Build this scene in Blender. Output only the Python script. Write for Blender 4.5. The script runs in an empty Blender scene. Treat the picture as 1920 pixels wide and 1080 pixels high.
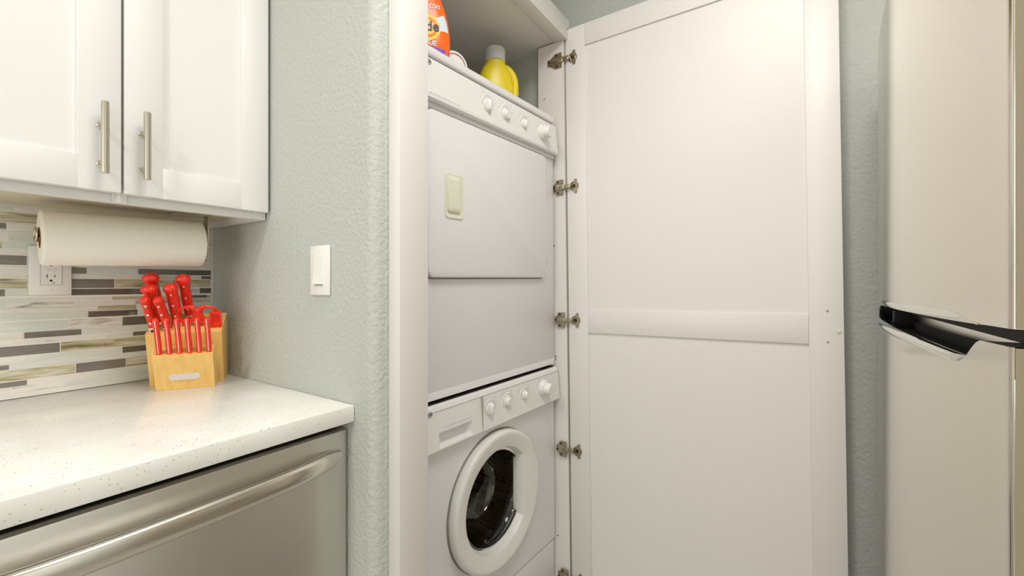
import bpy, bmesh, math, random
from mathutils import Vector, Matrix

random.seed(7)
scene = bpy.context.scene
COL = scene.collection
PI = math.pi

# ---------------------------------------------------------------- camera, world, lights, exposure
cd = bpy.data.cameras.new('camera')
cd.sensor_width = 36.0
cd.lens = 810.0 / 1920.0 * 36.0
cd.shift_y = -8.0 / 1920.0
cd.clip_start = 0.01
cam = bpy.data.objects.new('camera', cd)
cam.location = (-0.56483, -1.42285, 1.165)
cam.rotation_euler = (math.radians(90), 0, math.radians(33.69 - 90))
COL.objects.link(cam)
scene.camera = cam

world = bpy.data.worlds.new('world')
scene.world = world
world.use_nodes = True
world.node_tree.nodes['Background'].inputs[0].default_value = (0.9, 0.95, 1.0, 1)
world.node_tree.nodes['Background'].inputs[1].default_value = 0.6


def area(name, loc, rot, power, size, size_y=None, color=(1, 1, 1), shape=None):
    l = bpy.data.lights.new(name, 'AREA')
    l.energy = power
    l.color = color
    l.shape = shape or ('RECTANGLE' if size_y else 'SQUARE')
    l.size = size
    if size_y:
        l.size_y = size_y
    o = bpy.data.objects.new(name, l)
    o.location = loc
    o.rotation_euler = rot
    COL.objects.link(o)
    return o


WARM = (1.0, 0.985, 0.965)
area('ceiling_lamp', (-0.15, -1.43, 2.43), (0, 0, 0), 10, 0.6, color=WARM, shape='DISK')
area('ceiling_lamp', (-1.35, -0.93, 2.43), (0, 0, 0), 9.5, 0.28, color=WARM, shape='DISK')
area('added_fill', (-2.96, -1.2, 1.4), (0, math.radians(-90), 0), 12, 1.8, 2.0, color=(1, 0.995, 0.985))  # added fill light from behind the camera, no window stands there
area('added_fill', (-1.5, -2.31, 1.4), (math.radians(90), 0, 0), 2.5, 2.4, 1.8, color=(1, 0.995, 0.985))  # weak added fill from the unseen side of the aisle

vs = scene.view_settings
vs.view_transform = 'Standard'
vs.look = 'None'
vs.exposure = 0.55
vs.gamma = 1.0
vs.use_curve_mapping = False

# ---------------------------------------------------------------- materials


def s2l(c):
    c = c / 255.0
    return c / 12.92 if c <= 0.04045 else ((c + 0.055) / 1.055) ** 2.4


def rgb(r, g, b):
    return (s2l(r), s2l(g), s2l(b), 1.0)


def mat(name, col, rough=0.5, metal=0.0, bump=None, spec=None, aniso=None, coat=None, trans=None, ior=None, alpha=None):
    m = bpy.data.materials.new(name)
    m.use_nodes = True
    nt = m.node_tree
    b = nt.nodes['Principled BSDF']
    b.inputs['Base Color'].default_value = col
    b.inputs['Roughness'].default_value = rough
    b.inputs['Metallic'].default_value = metal
    if spec is not None:
        b.inputs['Specular IOR Level'].default_value = spec
    if coat is not None:
        b.inputs['Coat Weight'].default_value = coat
        b.inputs['Coat Roughness'].default_value = 0.1
    if trans is not None:
        b.inputs['Transmission Weight'].default_value = trans
    if ior is not None:
        b.inputs['IOR'].default_value = ior
    if alpha is not None:
        b.inputs['Alpha'].default_value = alpha
    # every surface gets a little procedural relief
    scale, strength, dist, stretch, detail = bump or (40, 0.03, 0.002, (1, 1, 1), 2)
    geo = nt.nodes.new('ShaderNodeNewGeometry')
    mp = nt.nodes.new('ShaderNodeMapping')
    mp.inputs['Scale'].default_value = stretch
    nz = nt.nodes.new('ShaderNodeTexNoise')
    nz.inputs['Scale'].default_value = scale
    nz.inputs['Detail'].default_value = detail
    bp = nt.nodes.new('ShaderNodeBump')
    bp.inputs['Strength'].default_value = strength
    bp.inputs['Distance'].default_value = dist
    nt.links.new(geo.outputs['Position'], mp.inputs['Vector'])
    nt.links.new(mp.outputs['Vector'], nz.inputs['Vector'])
    nt.links.new(nz.outputs['Fac'], bp.inputs['Height'])
    nt.links.new(bp.outputs['Normal'], b.inputs['Normal'])
    return m


def ramp(nt, src, stops):
    r = nt.nodes.new('ShaderNodeValToRGB')
    while len(r.color_ramp.elements) < len(stops):
        r.color_ramp.elements.new(0.5)
    for e, (p, c) in zip(r.color_ramp.elements, stops):
        e.position = p
        e.color = c
    nt.links.new(src, r.inputs['Fac'])
    return r


def textured_wall(name, col):
    m = mat(name, col, 0.75, bump=(105, 0.7, 0.004, (1, 1, 1), 3))
    return m


M = {}
M['wall'] = textured_wall('sage_grey_paint', rgb(190, 193, 186))
M['wall_smooth'] = mat('sage_grey_paint_flat', rgb(186, 188, 176), 0.8, bump=(60, 0.1, 0.002, (1, 1, 1), 2))
M['wall_white'] = mat('off_white_paint', rgb(226, 227, 224), 0.8, bump=(60, 0.2, 0.003, (1, 1, 1), 2))
M['ceiling'] = mat('ceiling_paint', rgb(238, 235, 228), 0.9, bump=(60, 0.2, 0.003, (1, 1, 1), 2))
M['floor'] = mat('floor_grey_wood', rgb(176, 171, 162), 0.4, bump=(20, 0.1, 0.002, (1, 12, 1), 3))
M['cabinet'] = mat('white_lacquer', rgb(231, 229, 225), 0.5)
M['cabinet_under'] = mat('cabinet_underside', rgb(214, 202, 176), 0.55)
M['closet_white'] = mat('warm_white_paint', rgb(227, 223, 217), 0.42, bump=(30, 0.06, 0.003, (6, 6, 0.4), 3))
M['appliance'] = mat('appliance_enamel', rgb(230, 227, 226), 0.3, bump=(400, 0.02, 0.001, (1, 1, 1), 1))
M['appliance_plastic'] = mat('appliance_plastic', rgb(234, 231, 227), 0.35)
M['ring_plastic'] = mat('washer_door_plastic', rgb(227, 225, 219), 0.32)
M['groove'] = mat('panel_groove', rgb(140, 138, 128), 0.6)
M['dark'] = mat('dark_gap', rgb(24, 20, 17), 0.7)
M['latch'] = mat('aged_cream_plastic', rgb(228, 227, 204), 0.35)
M['print'] = mat('grey_print', rgb(172, 170, 164), 0.6)
M['print_dark'] = mat('dark_grey_print', rgb(95, 95, 95), 0.5)
M['steel'] = mat('brushed_steel', rgb(222, 218, 210), 0.34, 1.0, bump=(30, 0.06, 0.001, (0.5, 0.5, 40), 3))
M['steel_handle'] = mat('satin_steel', rgb(222, 217, 207), 0.2, 1.0, bump=(30, 0.02, 0.001, (1, 1, 30), 2))
M['fridge'] = mat('fridge_steel', rgb(224, 218, 208), 0.16, 1.0, bump=(30, 0.012, 0.001, (20, 20, 0.5), 2))
M['fridge_body'] = mat('fridge_paint_and_reflection', rgb(150, 138, 112), 0.5)  # cabinet paint; on the door sides it colours in a dark reflection
M['chrome'] = mat('chrome', rgb(225, 224, 220), 0.06, 1.0)
M['nickel'] = mat('brushed_nickel', rgb(196, 188, 172), 0.24, 1.0, bump=(60, 0.03, 0.001, (1, 1, 20), 2))
M['hinge'] = mat('hinge_nickel', rgb(184, 174, 152), 0.25, 1.0)
M['hinge_dark'] = mat('hinge_recess', rgb(70, 60, 40), 0.5, 0.6)
M['paper'] = mat('paper_towel', rgb(240, 234, 222), 0.95, bump=(160, 0.25, 0.002, (1, 1, 1), 2))
M['cardboard'] = mat('cardboard_core', rgb(170, 120, 60), 0.9)
M['white_plastic'] = mat('white_plastic', rgb(240, 237, 231), 0.35)
M['red'] = mat('red_plastic', rgb(240, 44, 20), 0.28, coat=0.3)
M['rivet'] = mat('rivet_steel', rgb(230, 215, 205), 0.2, 1.0)
M['tang'] = mat('tang_steel', rgb(250, 226, 216), 0.35)
M['badge'] = mat('satin_badge', rgb(226, 224, 226), 0.45, 0.6)
M['orange'] = mat('orange_plastic', rgb(252, 110, 14), 0.3)
M['yellow'] = mat('yellow_plastic', rgb(236, 214, 30), 0.35)
M['lbl_white'] = mat('label_pale_blue', rgb(214, 228, 240), 0.5)
M['lbl_yellow'] = mat('label_yellow', rgb(250, 205, 20), 0.5)
M['lbl_orange'] = mat('label_orange', rgb(240, 110, 20), 0.5)
M['lbl_purple'] = mat('label_purple', rgb(120, 80, 190), 0.5)
M['lbl_navy'] = mat('label_navy', rgb(40, 35, 120), 0.5)
M['cap_clear'] = mat('frosted_cap', rgb(246, 246, 244), 0.3, alpha=0.5)
M['glass'] = mat('door_glass', rgb(240, 240, 238), 0.02, trans=1.0, ior=1.45)
M['rubber'] = mat('grey_rubber_boot', rgb(60, 60, 56), 0.5)
M['bumper'] = mat('clear_bumper', rgb(222, 218, 196), 0.3)
M['grout'] = mat('grout', rgb(246, 243, 234), 0.9)


def drum_material():
    m = mat('perforated_drum_steel', rgb(170, 150, 112), 0.4, 1.0)
    nt = m.node_tree
    b = nt.nodes['Principled BSDF']
    tc = nt.nodes.new('ShaderNodeTexCoord')
    v = nt.nodes.new('ShaderNodeTexVoronoi')
    v.inputs['Scale'].default_value = 75
    v.inputs['Randomness'].default_value = 0.15
    nt.links.new(tc.outputs['Object'], v.inputs['Vector'])
    r = ramp(nt, v.outputs['Distance'], [(0.25, rgb(14, 12, 9)), (0.36, rgb(176, 156, 118))])
    nt.links.new(r.outputs['Color'], b.inputs['Base Color'])
    return m


M['drum'] = drum_material()


def counter_material():
    m = mat('speckled_quartz', rgb(240, 236, 226), 0.2, spec=0.3, bump=(500, 0.01, 0.001, (1, 1, 1), 1))
    nt = m.node_tree
    b = nt.nodes['Principled BSDF']
    geo = nt.nodes.new('ShaderNodeNewGeometry')
    v = nt.nodes.new('ShaderNodeTexVoronoi')
    v.inputs['Scale'].default_value = 240
    nt.links.new(geo.outputs['Position'], v.inputs['Vector'])
    spot = nt.nodes.new('ShaderNodeMath'); spot.operation = 'LESS_THAN'; spot.inputs[1].default_value = 0.26
    nt.links.new(v.outputs['Distance'], spot.inputs[0])
    sep = nt.nodes.new('ShaderNodeSeparateColor')
    nt.links.new(v.outputs['Color'], sep.inputs['Color'])
    pick = nt.nodes.new('ShaderNodeMath'); pick.operation = 'LESS_THAN'; pick.inputs[1].default_value = 0.17
    nt.links.new(sep.outputs['Red'], pick.inputs[0])
    mul = nt.nodes.new('ShaderNodeMath'); mul.operation = 'MULTIPLY'
    nt.links.new(spot.outputs[0], mul.inputs[0]); nt.links.new(pick.outputs[0], mul.inputs[1])
    tone = ramp(nt, sep.outputs['Green'], [(0.0, rgb(128, 120, 108)), (0.25, rgb(182, 174, 162)), (1.0, rgb(216, 210, 199))])
    nz = nt.nodes.new('ShaderNodeTexNoise'); nz.inputs['Scale'].default_value = 14; nz.inputs['Detail'].default_value = 5
    nt.links.new(geo.outputs['Position'], nz.inputs['Vector'])
    base = ramp(nt, nz.outputs['Fac'], [(0.3, rgb(238, 235, 227)), (0.7, rgb(247, 245, 239))])
    mix = nt.nodes.new('ShaderNodeMixRGB')
    nt.links.new(mul.outputs[0], mix.inputs['Fac'])
    nt.links.new(base.outputs['Color'], mix.inputs['Color1'])
    nt.links.new(tone.outputs['Color'], mix.inputs['Color2'])
    nt.links.new(mix.outputs['Color'], b.inputs['Base Color'])
    return m


M['counter'] = counter_material()


def wood_material():
    m = mat('knife_block_wood', rgb(232, 178, 84), 0.4, coat=0.2)
    nt = m.node_tree
    b = nt.nodes['Principled BSDF']
    tc = nt.nodes.new('ShaderNodeTexCoord')
    mp = nt.nodes.new('ShaderNodeMapping')
    mp.inputs['Scale'].default_value = (22, 22, 1.5)
    nz = nt.nodes.new('ShaderNodeTexNoise'); nz.inputs['Scale'].default_value = 3.5; nz.inputs['Detail'].default_value = 5
    nt.links.new(tc.outputs['Object'], mp.inputs['Vector'])
    nt.links.new(mp.outputs['Vector'], nz.inputs['Vector'])
    r = ramp(nt, nz.outputs['Fac'], [(0.25, rgb(230, 182, 96)), (0.5, rgb(237, 194, 110)), (0.8, rgb(244, 208, 132))])
    nt.links.new(r.outputs['Color'], b.inputs['Base Color'])
    return m


M['wood'] = wood_material()


def tile_material(name, c0, c1, c2, rough, stretch, scale):
    m = mat(name, c1, rough, coat=0.5)
    nt = m.node_tree
    b = nt.nodes['Principled BSDF']
    geo = nt.nodes.new('ShaderNodeNewGeometry')
    oi = nt.nodes.new('ShaderNodeObjectInfo')
    add = nt.nodes.new('ShaderNodeVectorMath'); add.operation = 'ADD'
    cx = nt.nodes.new('ShaderNodeCombineXYZ')
    k = nt.nodes.new('ShaderNodeMath'); k.operation = 'MULTIPLY'; k.inputs[1].default_value = 9.0
    nt.links.new(oi.outputs['Random'], k.inputs[0])
    for i in range(3):
        nt.links.new(k.outputs[0], cx.inputs[i])
    nt.links.new(geo.outputs['Position'], add.inputs[0])
    nt.links.new(cx.outputs['Vector'], add.inputs[1])
    mp = nt.nodes.new('ShaderNodeMapping'); mp.inputs['Scale'].default_value = stretch
    nt.links.new(add.outputs['Vector'], mp.inputs['Vector'])
    nz = nt.nodes.new('ShaderNodeTexNoise'); nz.inputs['Scale'].default_value = scale; nz.inputs['Detail'].default_value = 6
    nz.inputs['Distortion'].default_value = 0.8
    nt.links.new(mp.outputs['Vector'], nz.inputs['Vector'])
    r = ramp(nt, nz.outputs['Fac'], [(0.30, c0), (0.47, c1), (0.68, c2)])
    nt.links.new(r.outputs['Color'], b.inputs['Base Color'])
    return m


ST = (6, 6, 60)
TM = dict(
    grey=tile_material('grey_glass_tile', rgb(112, 107, 100), rgb(124, 119, 111), rgb(136, 130, 121), 0.12, ST, 2),
    dark=tile_material('dark_glass_tile', rgb(88, 84, 74), rgb(98, 94, 84), rgb(108, 104, 94), 0.12, ST, 2),
    pale=tile_material('pale_stone_tile', rgb(220, 215, 204), rgb(229, 225, 215), rgb(235, 231, 222), 0.25, ST, 2),
    mint=tile_material('pale_green_glass_tile', rgb(208, 213, 203), rgb(217, 221, 212), rgb(225, 228, 220), 0.1, ST, 2),
    olive=tile_material('olive_veined_tile', rgb(112, 102, 58), rgb(186, 178, 142), rgb(222, 217, 200), 0.18, (7, 7, 75), 1.6),
    vein=tile_material('white_veined_tile', rgb(165, 162, 152), rgb(230, 226, 217), rgb(235, 231, 222), 0.18, (10, 10, 50), 1.5),
)

# ---------------------------------------------------------------- mesh helpers


class MB:
    """collects shapes into one mesh"""

    def __init__(self):
        self.bm = bmesh.new()

    def faces(self, verts, faces):
        vs_ = [self.bm.verts.new(v) for v in verts]
        for f in faces:
            try:
                self.bm.faces.new([vs_[i] for i in f])
            except ValueError:
                pass
        return vs_

    def box(self, x0, x1, y0, y1, z0, z1, bev=0.0, seg=2, top=None):
        v = [(x0, y0, z0), (x1, y0, z0), (x1, y1, z0), (x0, y1, z0), (x0, y0, z1), (x1, y0, z1), (x1, y1, z1), (x0, y1, z1)]
        f = [(0, 3, 2, 1), (4, 5, 6, 7), (0, 1, 5, 4), (1, 2, 6, 5), (2, 3, 7, 6), (3, 0, 4, 7)]
        n = self.faces(v, f)
        if bev > 0:
            es = list({e for w in n for e in w.link_edges})
            bmesh.ops.bevel(self.bm, geom=es, offset=bev, segments=seg, affect='EDGES', profile=0.5)
        return self

    def loft(self, rings, cap=True, closed=True):
        """rings: list of equal-length lists of points"""
        n = len(rings[0])
        vs_ = [[self.bm.verts.new(p) for p in r] for r in rings]
        for a, b in zip(vs_[:-1], vs_[1:]):
            for i in range(n if closed else n - 1):
                j = (i + 1) % n
                self.bm.faces.new((a[i], a[j], b[j], b[i]))
        if cap and closed:
            self.bm.faces.new(list(reversed(vs_[0])))
            self.bm.faces.new(vs_[-1])
        return self

    def prism(self, pts, fn, a, b):
        """2-D outline pts swept from a to b; fn(u, v, w) -> xyz"""
        return self.loft([[fn(p[0], p[1], a) for p in pts], [fn(p[0], p[1], b) for p in pts]])

    def tube(self, path, r, n=12, flat=1.0, up=(0, 0, 1)):
        path = [Vector(p) for p in path]
        rings = []
        for i, p in enumerate(path):
            t = (path[min(i + 1, len(path) - 1)] - path[max(i - 1, 0)]).normalized()
            u = Vector(up)
            if abs(t.dot(u)) > 0.95:
                u = Vector((1, 0, 0))
            s = t.cross(u).normalized()
            u2 = s.cross(t).normalized()
            rr = r[i] if isinstance(r, (list, tuple)) else r
            rings.append([p + s * (math.cos(k * 2 * PI / n) * rr * flat) + u2 * (math.sin(k * 2 * PI / n) * rr) for k in range(n)])
        return self.loft(rings)

    def lathe(self, prof, origin, axis, n=40, sx=1.0, sy=1.0, xdir=None, cap=True):
        """prof: list of (radius, distance along axis)"""
        a = Vector(axis).normalized()
        x = Vector(xdir) if xdir else (Vector((0, 0, 1)) if abs(a.z) < 0.9 else Vector((1, 0, 0)))
        x = (x - a * x.dot(a)).normalized()
        y = a.cross(x)
        o = Vector(origin)
        rings = [[o + a * h + x * (math.cos(k * 2 * PI / n) * r * sx) + y * (math.sin(k * 2 * PI / n) * r * sy) for k in range(n)] for r, h in prof]
        return self.loft(rings, cap=cap)

    def build(self, name, m, parent=None, smooth=35, local=False, kind=None):
        bm = self.bm
        bmesh.ops.recalc_face_normals(bm, faces=bm.faces[:])
        off = Vector((0, 0, 0))
        if parent is not None and not local:
            off = Vector(parent.get('_o', (0, 0, 0)))
        elif parent is None:
            xs = [v.co for v in bm.verts]
            lo = Vector((min(c.x for c in xs), min(c.y for c in xs), min(c.z for c in xs)))
            hi = Vector((max(c.x for c in xs), max(c.y for c in xs), max(c.z for c in xs)))
            off = Vector(((lo.x + hi.x) / 2, (lo.y + hi.y) / 2, lo.z))
        if off.length:
            bmesh.ops.translate(bm, verts=bm.verts[:], vec=-off)
        me = bpy.data.meshes.new(name)
        bm.to_mesh(me)
        bm.free()
        me.materials.append(m)
        if smooth:
            me.shade_smooth()
            me.set_sharp_from_angle(angle=math.radians(smooth))
        o = bpy.data.objects.new(name, me)
        COL.objects.link(o)
        if parent is not None:
            o.parent = parent
            # mesh-parent: children coordinates are relative to its own origin
            o['_o'] = parent.get('_o', (0, 0, 0))
        else:
            o.location = off
            o['_o'] = tuple(off)
        if kind:
            o['kind'] = kind
        return o


def thing(name, label, cat, loc=(0, 0, 0), rot=(0, 0, 0), group=None, world=True):
    o = bpy.data.objects.new(name, None)
    o.empty_display_size = 0.05
    o.location = loc
    o.rotation_euler = rot
    o['label'] = label
    o['category'] = cat
    if group:
        o['group'] = group
    o['_o'] = tuple(loc) if world else (0, 0, 0)
    COL.objects.link(o)
    return o


def tag(o, label, cat, group=None):
    o['label'] = label
    o['category'] = cat
    if group:
        o['group'] = group
    return o


def rrect(x0, x1, y0, y1, r, n=5):
    pts = []
    for cx, cy, a0 in ((x1 - r, y1 - r, 0), (x0 + r, y1 - r, 90), (x0 + r, y0 + r, 180), (x1 - r, y0 + r, 270)):
        for k in range(n + 1):
            a = math.radians(a0 + 90 * k / n)
            pts.append((cx + r * math.cos(a), cy + r * math.sin(a)))
    return pts


def text_mesh(txt, size, shear=0.0, extrude=0.0004, bold=0.0):
    cu = bpy.data.curves.new('txt', 'FONT')
    cu.body = txt
    cu.size = size
    cu.shear = shear
    cu.extrude = extrude
    cu.offset = bold
    cu.align_x = 'CENTER'
    cu.align_y = 'CENTER'
    cu.resolution_u = 3
    o = bpy.data.objects.new('txt', cu)
    COL.objects.link(o)
    dg = bpy.context.evaluated_depsgraph_get()
    me = bpy.data.meshes.new_from_object(o.evaluated_get(dg))
    bpy.data.objects.remove(o)
    bpy.data.curves.remove(cu)
    return me


def text(name, txt, size, m, parent, mtx, **kw):
    me = text_mesh(txt, size, **kw)
    me.transform(mtx)
    me.materials.clear()
    me.materials.append(m)
    o = bpy.data.objects.new(name, me)
    COL.objects.link(o)
    o.parent = parent
    return o


def structure(o):
    o['kind'] = 'structure'
    return o


def part_copy(src, parent, loc=(0, 0, 0)):
    c = src.copy()
    COL.objects.link(c)
    c.parent = parent
    c.location = loc
    return c


def copy_thing(root, loc, label):
    r = root.copy()
    COL.objects.link(r)
    r.location = loc
    r['label'] = label
    for ch in list(root.children):
        c = ch.copy()
        COL.objects.link(c)
        c.parent = r
        for g in list(ch.children):
            d = g.copy()
            COL.objects.link(d)
            d.parent = c
    return r


# ---------------------------------------------------------------- the room
XL, YF, ZC = -3.0, -2.35, 2.45
structure(MB().box(XL - .1, 1.0, YF - .1, .1, -.06, 0).build('floor', M['floor'], smooth=0))
structure(MB().box(XL - .1, 1.0, YF - .1, .1, ZC, ZC + .06).build('ceiling', M['ceiling'], smooth=0))
wall_back = structure(MB().box(XL, .9, .004, .09, 0, ZC).build('wall_back', M['wall_smooth'], smooth=0))
structure(MB().box(XL - .09, XL, YF, .09, 0, ZC).build('wall_left', M['wall_white'], smooth=0))
structure(MB().box(XL, .9, YF - .09, YF, 0, ZC).build('wall_front', M['wall_white'], smooth=0))
structure(MB().box(.9, .98, YF, .09, 0, ZC).build('wall_end', M['wall'], smooth=0))
structure(MB().box(.83, .8995, -.63, .0035, 0, 2.1).build('wall_closet', M['wall_smooth'], smooth=0))
structure(MB().box(.096, .8995, -.63, -.55, 2.1005, ZC).build('wall_above', M['wall'], smooth=0))
# partition with rounded bullnose corner
pp = [(0, .0035), (0, -.693)]
for k in range(1, 9):
    a = PI / 2 * k / 8
    pp.append((.022 - .022 * math.cos(a), -.693 - .022 * math.sin(a)))
pp += [(.095, -.715), (.095, .0035)]
structure(MB().prism(pp, lambda u, v, w: (u, v, w), 0, ZC).build('wall_right', M['wall'], smooth=40))

# closet face frame: left stile, header, right jamb, top board
structure(MB().box(.036, .117, -.749, -.7155, 0, 2.092, .0015).build('trim_1', M['closet_white']))
hd = MB().box(.1175, .8015, -.745, -.697, 2.02, 2.092, .0015)
hd.box(.8012, .818, -.745, -.697, 2.0625, 2.092, .0010)
hd.box(.8012, .818, -.728, -.697, 2.02, 2.063)
structure(hd.build('trim_2', M['closet_white']))
jm = MB()
jm.loft([[(.805, -.756, 0), (.824, -.756, 0), (.824, -.6305, 0), (.805, -.6305, 0)], [(.7955, -.7315, 2.0195), (.8145, -.7315, 2.0195), (.8145, -.6305, 2.0195), (.7955, -.6305, 2.0195)]])
jamb = structure(jm.build('trim_3', M['closet_white'], smooth=0))
for (y, z) in ((-.655, 1.83), (-.694, 1.30), (-.69, 1.205), (-.70, .907), (-.70, .897), (-.706, .27)):
    xj = .805 - .0095 * z / 2.02
    MB().lathe([(.0022, 0), (.0022, .0012), (.001, .0014)], (xj, y, z), (-1, 0, 0), n=10).build('screw', M['hinge_dark'], jamb)
structure(MB().box(.096, .8295, -.6965, .0035, 2.024, 2.099).build('trim_4', M['closet_white'], smooth=0))

# ---------------------------------------------------------------- backsplash tiles
MB().box(-.62, -.0065, .0002, .004, .915, 1.345).build('grout', M['grout'], wall_back, smooth=0)
MB().box(-.0062, -.0005, -.0006, .004, .915, 1.324).build('edge_strip', TM['pale'], wall_back, smooth=0)
unit = {}
for k, m in TM.items():
    b = MB()
    b.box(-.5, .5, -.5, .5, -.5, .5)
    bmesh.ops.recalc_face_normals(b.bm, faces=b.bm.faces[:])
    me = bpy.data.meshes.new('tile')
    b.bm.to_mesh(me)
    b.bm.free()
    me.materials.append(m)
    unit[k] = me
ROWS = [
    (.0012, .0112, [(-.40, -.29, 'pale')]), (.0125, .0255, [(-.386, -.305, 'vein'), (-.304, -.12, 'mint')]),
    (.0270, .0380, [(-.47, -.365, 'grey'), (-.364, -.25, 'pale')]), (.0405, .0625, [(-.43, -.289, 'olive'), (-.287, -.197, 'grey'), (-.195, -.12, 'olive')]),
    (.0650, .0750, [(-.45, -.391, 'grey'), (-.389, -.349, 'mint')]), (.0765, .0915, [(-.203, -.12, 'dark'), (-.36, -.205, 'mint')]),
    (.0935, .1150, [(-.47, -.314, 'grey'), (-.312, -.13, 'olive')]), (.1175, .1275, [(-.182, -.11, 'dark'), (-.236, -.184, 'mint')]),
    (.1300, .1435, [(-.369, -.278, 'grey'), (-.45, -.371, 'pale')]), (.1455, .1670, [(-.203, -.14, 'dark'), (-.298, -.205, 'vein'), (-.42, -.30, 'mint')]),
    (.1705, .1845, [(-.266, -.174, 'dark'), (-.42, -.268, 'mint')]), (.1865, .1965, []), (.1980, .2090, [(-.395, -.29, 'vein')]),
    (.2110, .2190, [(-.054, -.016, 'dark'), (-.404, -.33, 'mint')]), (.2240, .2385, [(-.295, -.162, 'dark'), (-.45, -.397, 'grey'), (-.034, -.0065, 'dark')]),
    (.2410, .2620, [(-.295, -.219, 'grey'), (-.217, -.10, 'olive'), (-.43, -.365, 'olive')]), (.2640, .2725, [(-.03, -.0065, 'dark')]),
    (.2750, .2895, [(-.310, -.269, 'grey'), (-.171, -.0065, 'dark'), (-.267, -.173, 'mint')]), (.2920, .3125, [(-.45, -.3655, 'grey')]),
    (.3150, .3250, []), (.3270, .3400, [(-.40, -.36, 'mint')]), (.3420, .3660, []), (.3690, .3820, [(-.45, -.395, 'grey')]), (.3845, .4055, [(-.50, -.33, 'olive')]),
    (.4080, .4290, []),
]
tiles = []


def add_tile(x0, x1, z0, z1, kind):
    o = bpy.data.objects.new('tile', unit[kind])
    jut = random.uniform(0, .0006)
    o.scale = (x1 - x0, .0044, z1 - z0)
    off = Vector(wall_back['_o'])
    o.location = Vector(((x0 + x1) / 2, .0018 - jut, .914 + (z0 + z1) / 2)) - off
    COL.objects.link(o)
    o.parent = wall_back


for z0, z1, fixed in ROWS:
    fx = sorted(fixed)
    x = -.615
    segs = []
    for a, b, k in fx + [(-.0065, None, None)]:
        while x < a - .001:
            ln = random.uniform(.07, .19)
            e = x + ln
            if e > a - .03:
                e = a - .0018
            segs.append((x, e, random.choices(['pale', 'mint', 'vein', 'olive'], [5, 3.5, 1.5, .7])[0]))
            x = e + .0018
        if b is not None:
            segs.append((a, b, k))
            x = b + .0018
    for a, b, k in segs:
        if b - a > .004:
            add_tile(a, b, z0, z1, k)

# ---------------------------------------------------------------- counter, dishwasher, base cabinet
ct = MB().box(-1.05, -.0008, -.655, -.0012, .8795, .914, .0025, 2).build('worktop', M['counter'])
tag(ct, 'white speckled quartz worktop with square front edge', 'countertop')

bc = thing('base_cabinet', 'white base cabinet left of the dishwasher', 'cabinet', (-.83, -.32, 0))
MB().box(-1.05, -.61, -.60, -.02, .1, .878, .001).build('carcass', M['cabinet'], bc)
MB().box(-1.047, -.613, -.622, -.601, .12, .86, .002).build('door', M['cabinet'], bc)
MB().box(-1.05, -.61, -.54, -.02, 0, .099).build('toe_kick', M['cabinet'], bc)

dw = thing('dishwasher', 'stainless steel dishwasher under the worktop with bowed bar handle', 'dishwasher', (-.305, -.32, 0))
MB().box(-.598, -.012, -.585, -.03, .1, .877).build('tub', M['dark'], dw, smooth=0)
MB().box(-.596, -.006, -.635, -.587, .11, .8615, .003).build('door', M['steel'], dw)
MB().box(-.594, -.010, -.615, -.587, .866, .869).build('top_rail', M['steel_handle'], dw, smooth=0)
MB().box(-.594, -.012, -.55, -.05, 0, .099).build('toe_kick', M['dark'], dw, smooth=0)
hp = []
for i in range(41):
    t = -1 + 2 * i / 40
    x = -.302 + t * .277
    y = -.640 - .036 * (1 - abs(t) ** 3.2) 
    hp.append((x, y, .8165))
rings = []
for i, (x, y, z) in enumerate(hp):
    e = min(1, (1 - abs(-1 + 2 * i / 40)) * 7 + .12)
    h = .0175 * (0.30 + .70 * math.sqrt(min(1, e)))
    d = .011
    sec = []
    for k in range(20):
        a = 2 * PI * k / 20
        ca, sa = math.cos(a), math.sin(a)
        sec.append((x, y + d * math.copysign(abs(ca) ** .8, ca), z + h * math.copysign(abs(sa) ** .9, sa)))
    rings.append(sec)
hdl = MB().loft(rings).build('handle', M['steel_handle'], dw, smooth=60)

# ---------------------------------------------------------------- upper cabinet
uc = thing('wall_cabinet', 'white shaker wall cabinet with two bar-handled doors', 'cabinet', (-.283, -.15, 1.3247))
b = MB()
b.box(-.5605, -.541, -.283, -.001, 1.3247, 2.1, 0)
b.box(-.0235, -.004, -.283, -.001, 1.3247, 2.1, 0)
b.box(-.541, -.0235, -.283, -.001, 2.08, 2.1, 0)
b.build('carcass', M['cabinet'], uc, smooth=0)
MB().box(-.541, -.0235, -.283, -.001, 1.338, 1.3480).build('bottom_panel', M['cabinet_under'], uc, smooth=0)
b = MB()
b.box(-.5605, -.53, -.3022, -.283, 1.3247, 2.1, .0008, 1)
b.box(-.034, -.004, -.3022, -.283, 1.3247, 2.1, .0008, 1)
b.box(-.296, -.272, -.3022, -.283, 1.3247, 2.1, .0008, 1)
b.box(-.5299, -.2961, -.3005, -.283, 1.3247, 1.365, .0008, 1)
b.box(-.2719, -.0341, -.3005, -.283, 1.3247, 1.365, .0008, 1)
b.box(-.53, -.034, -.3005, -.283, 2.05, 2.1, .0008, 1)
b.build('face_frame', M['cabinet'], uc)


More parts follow.
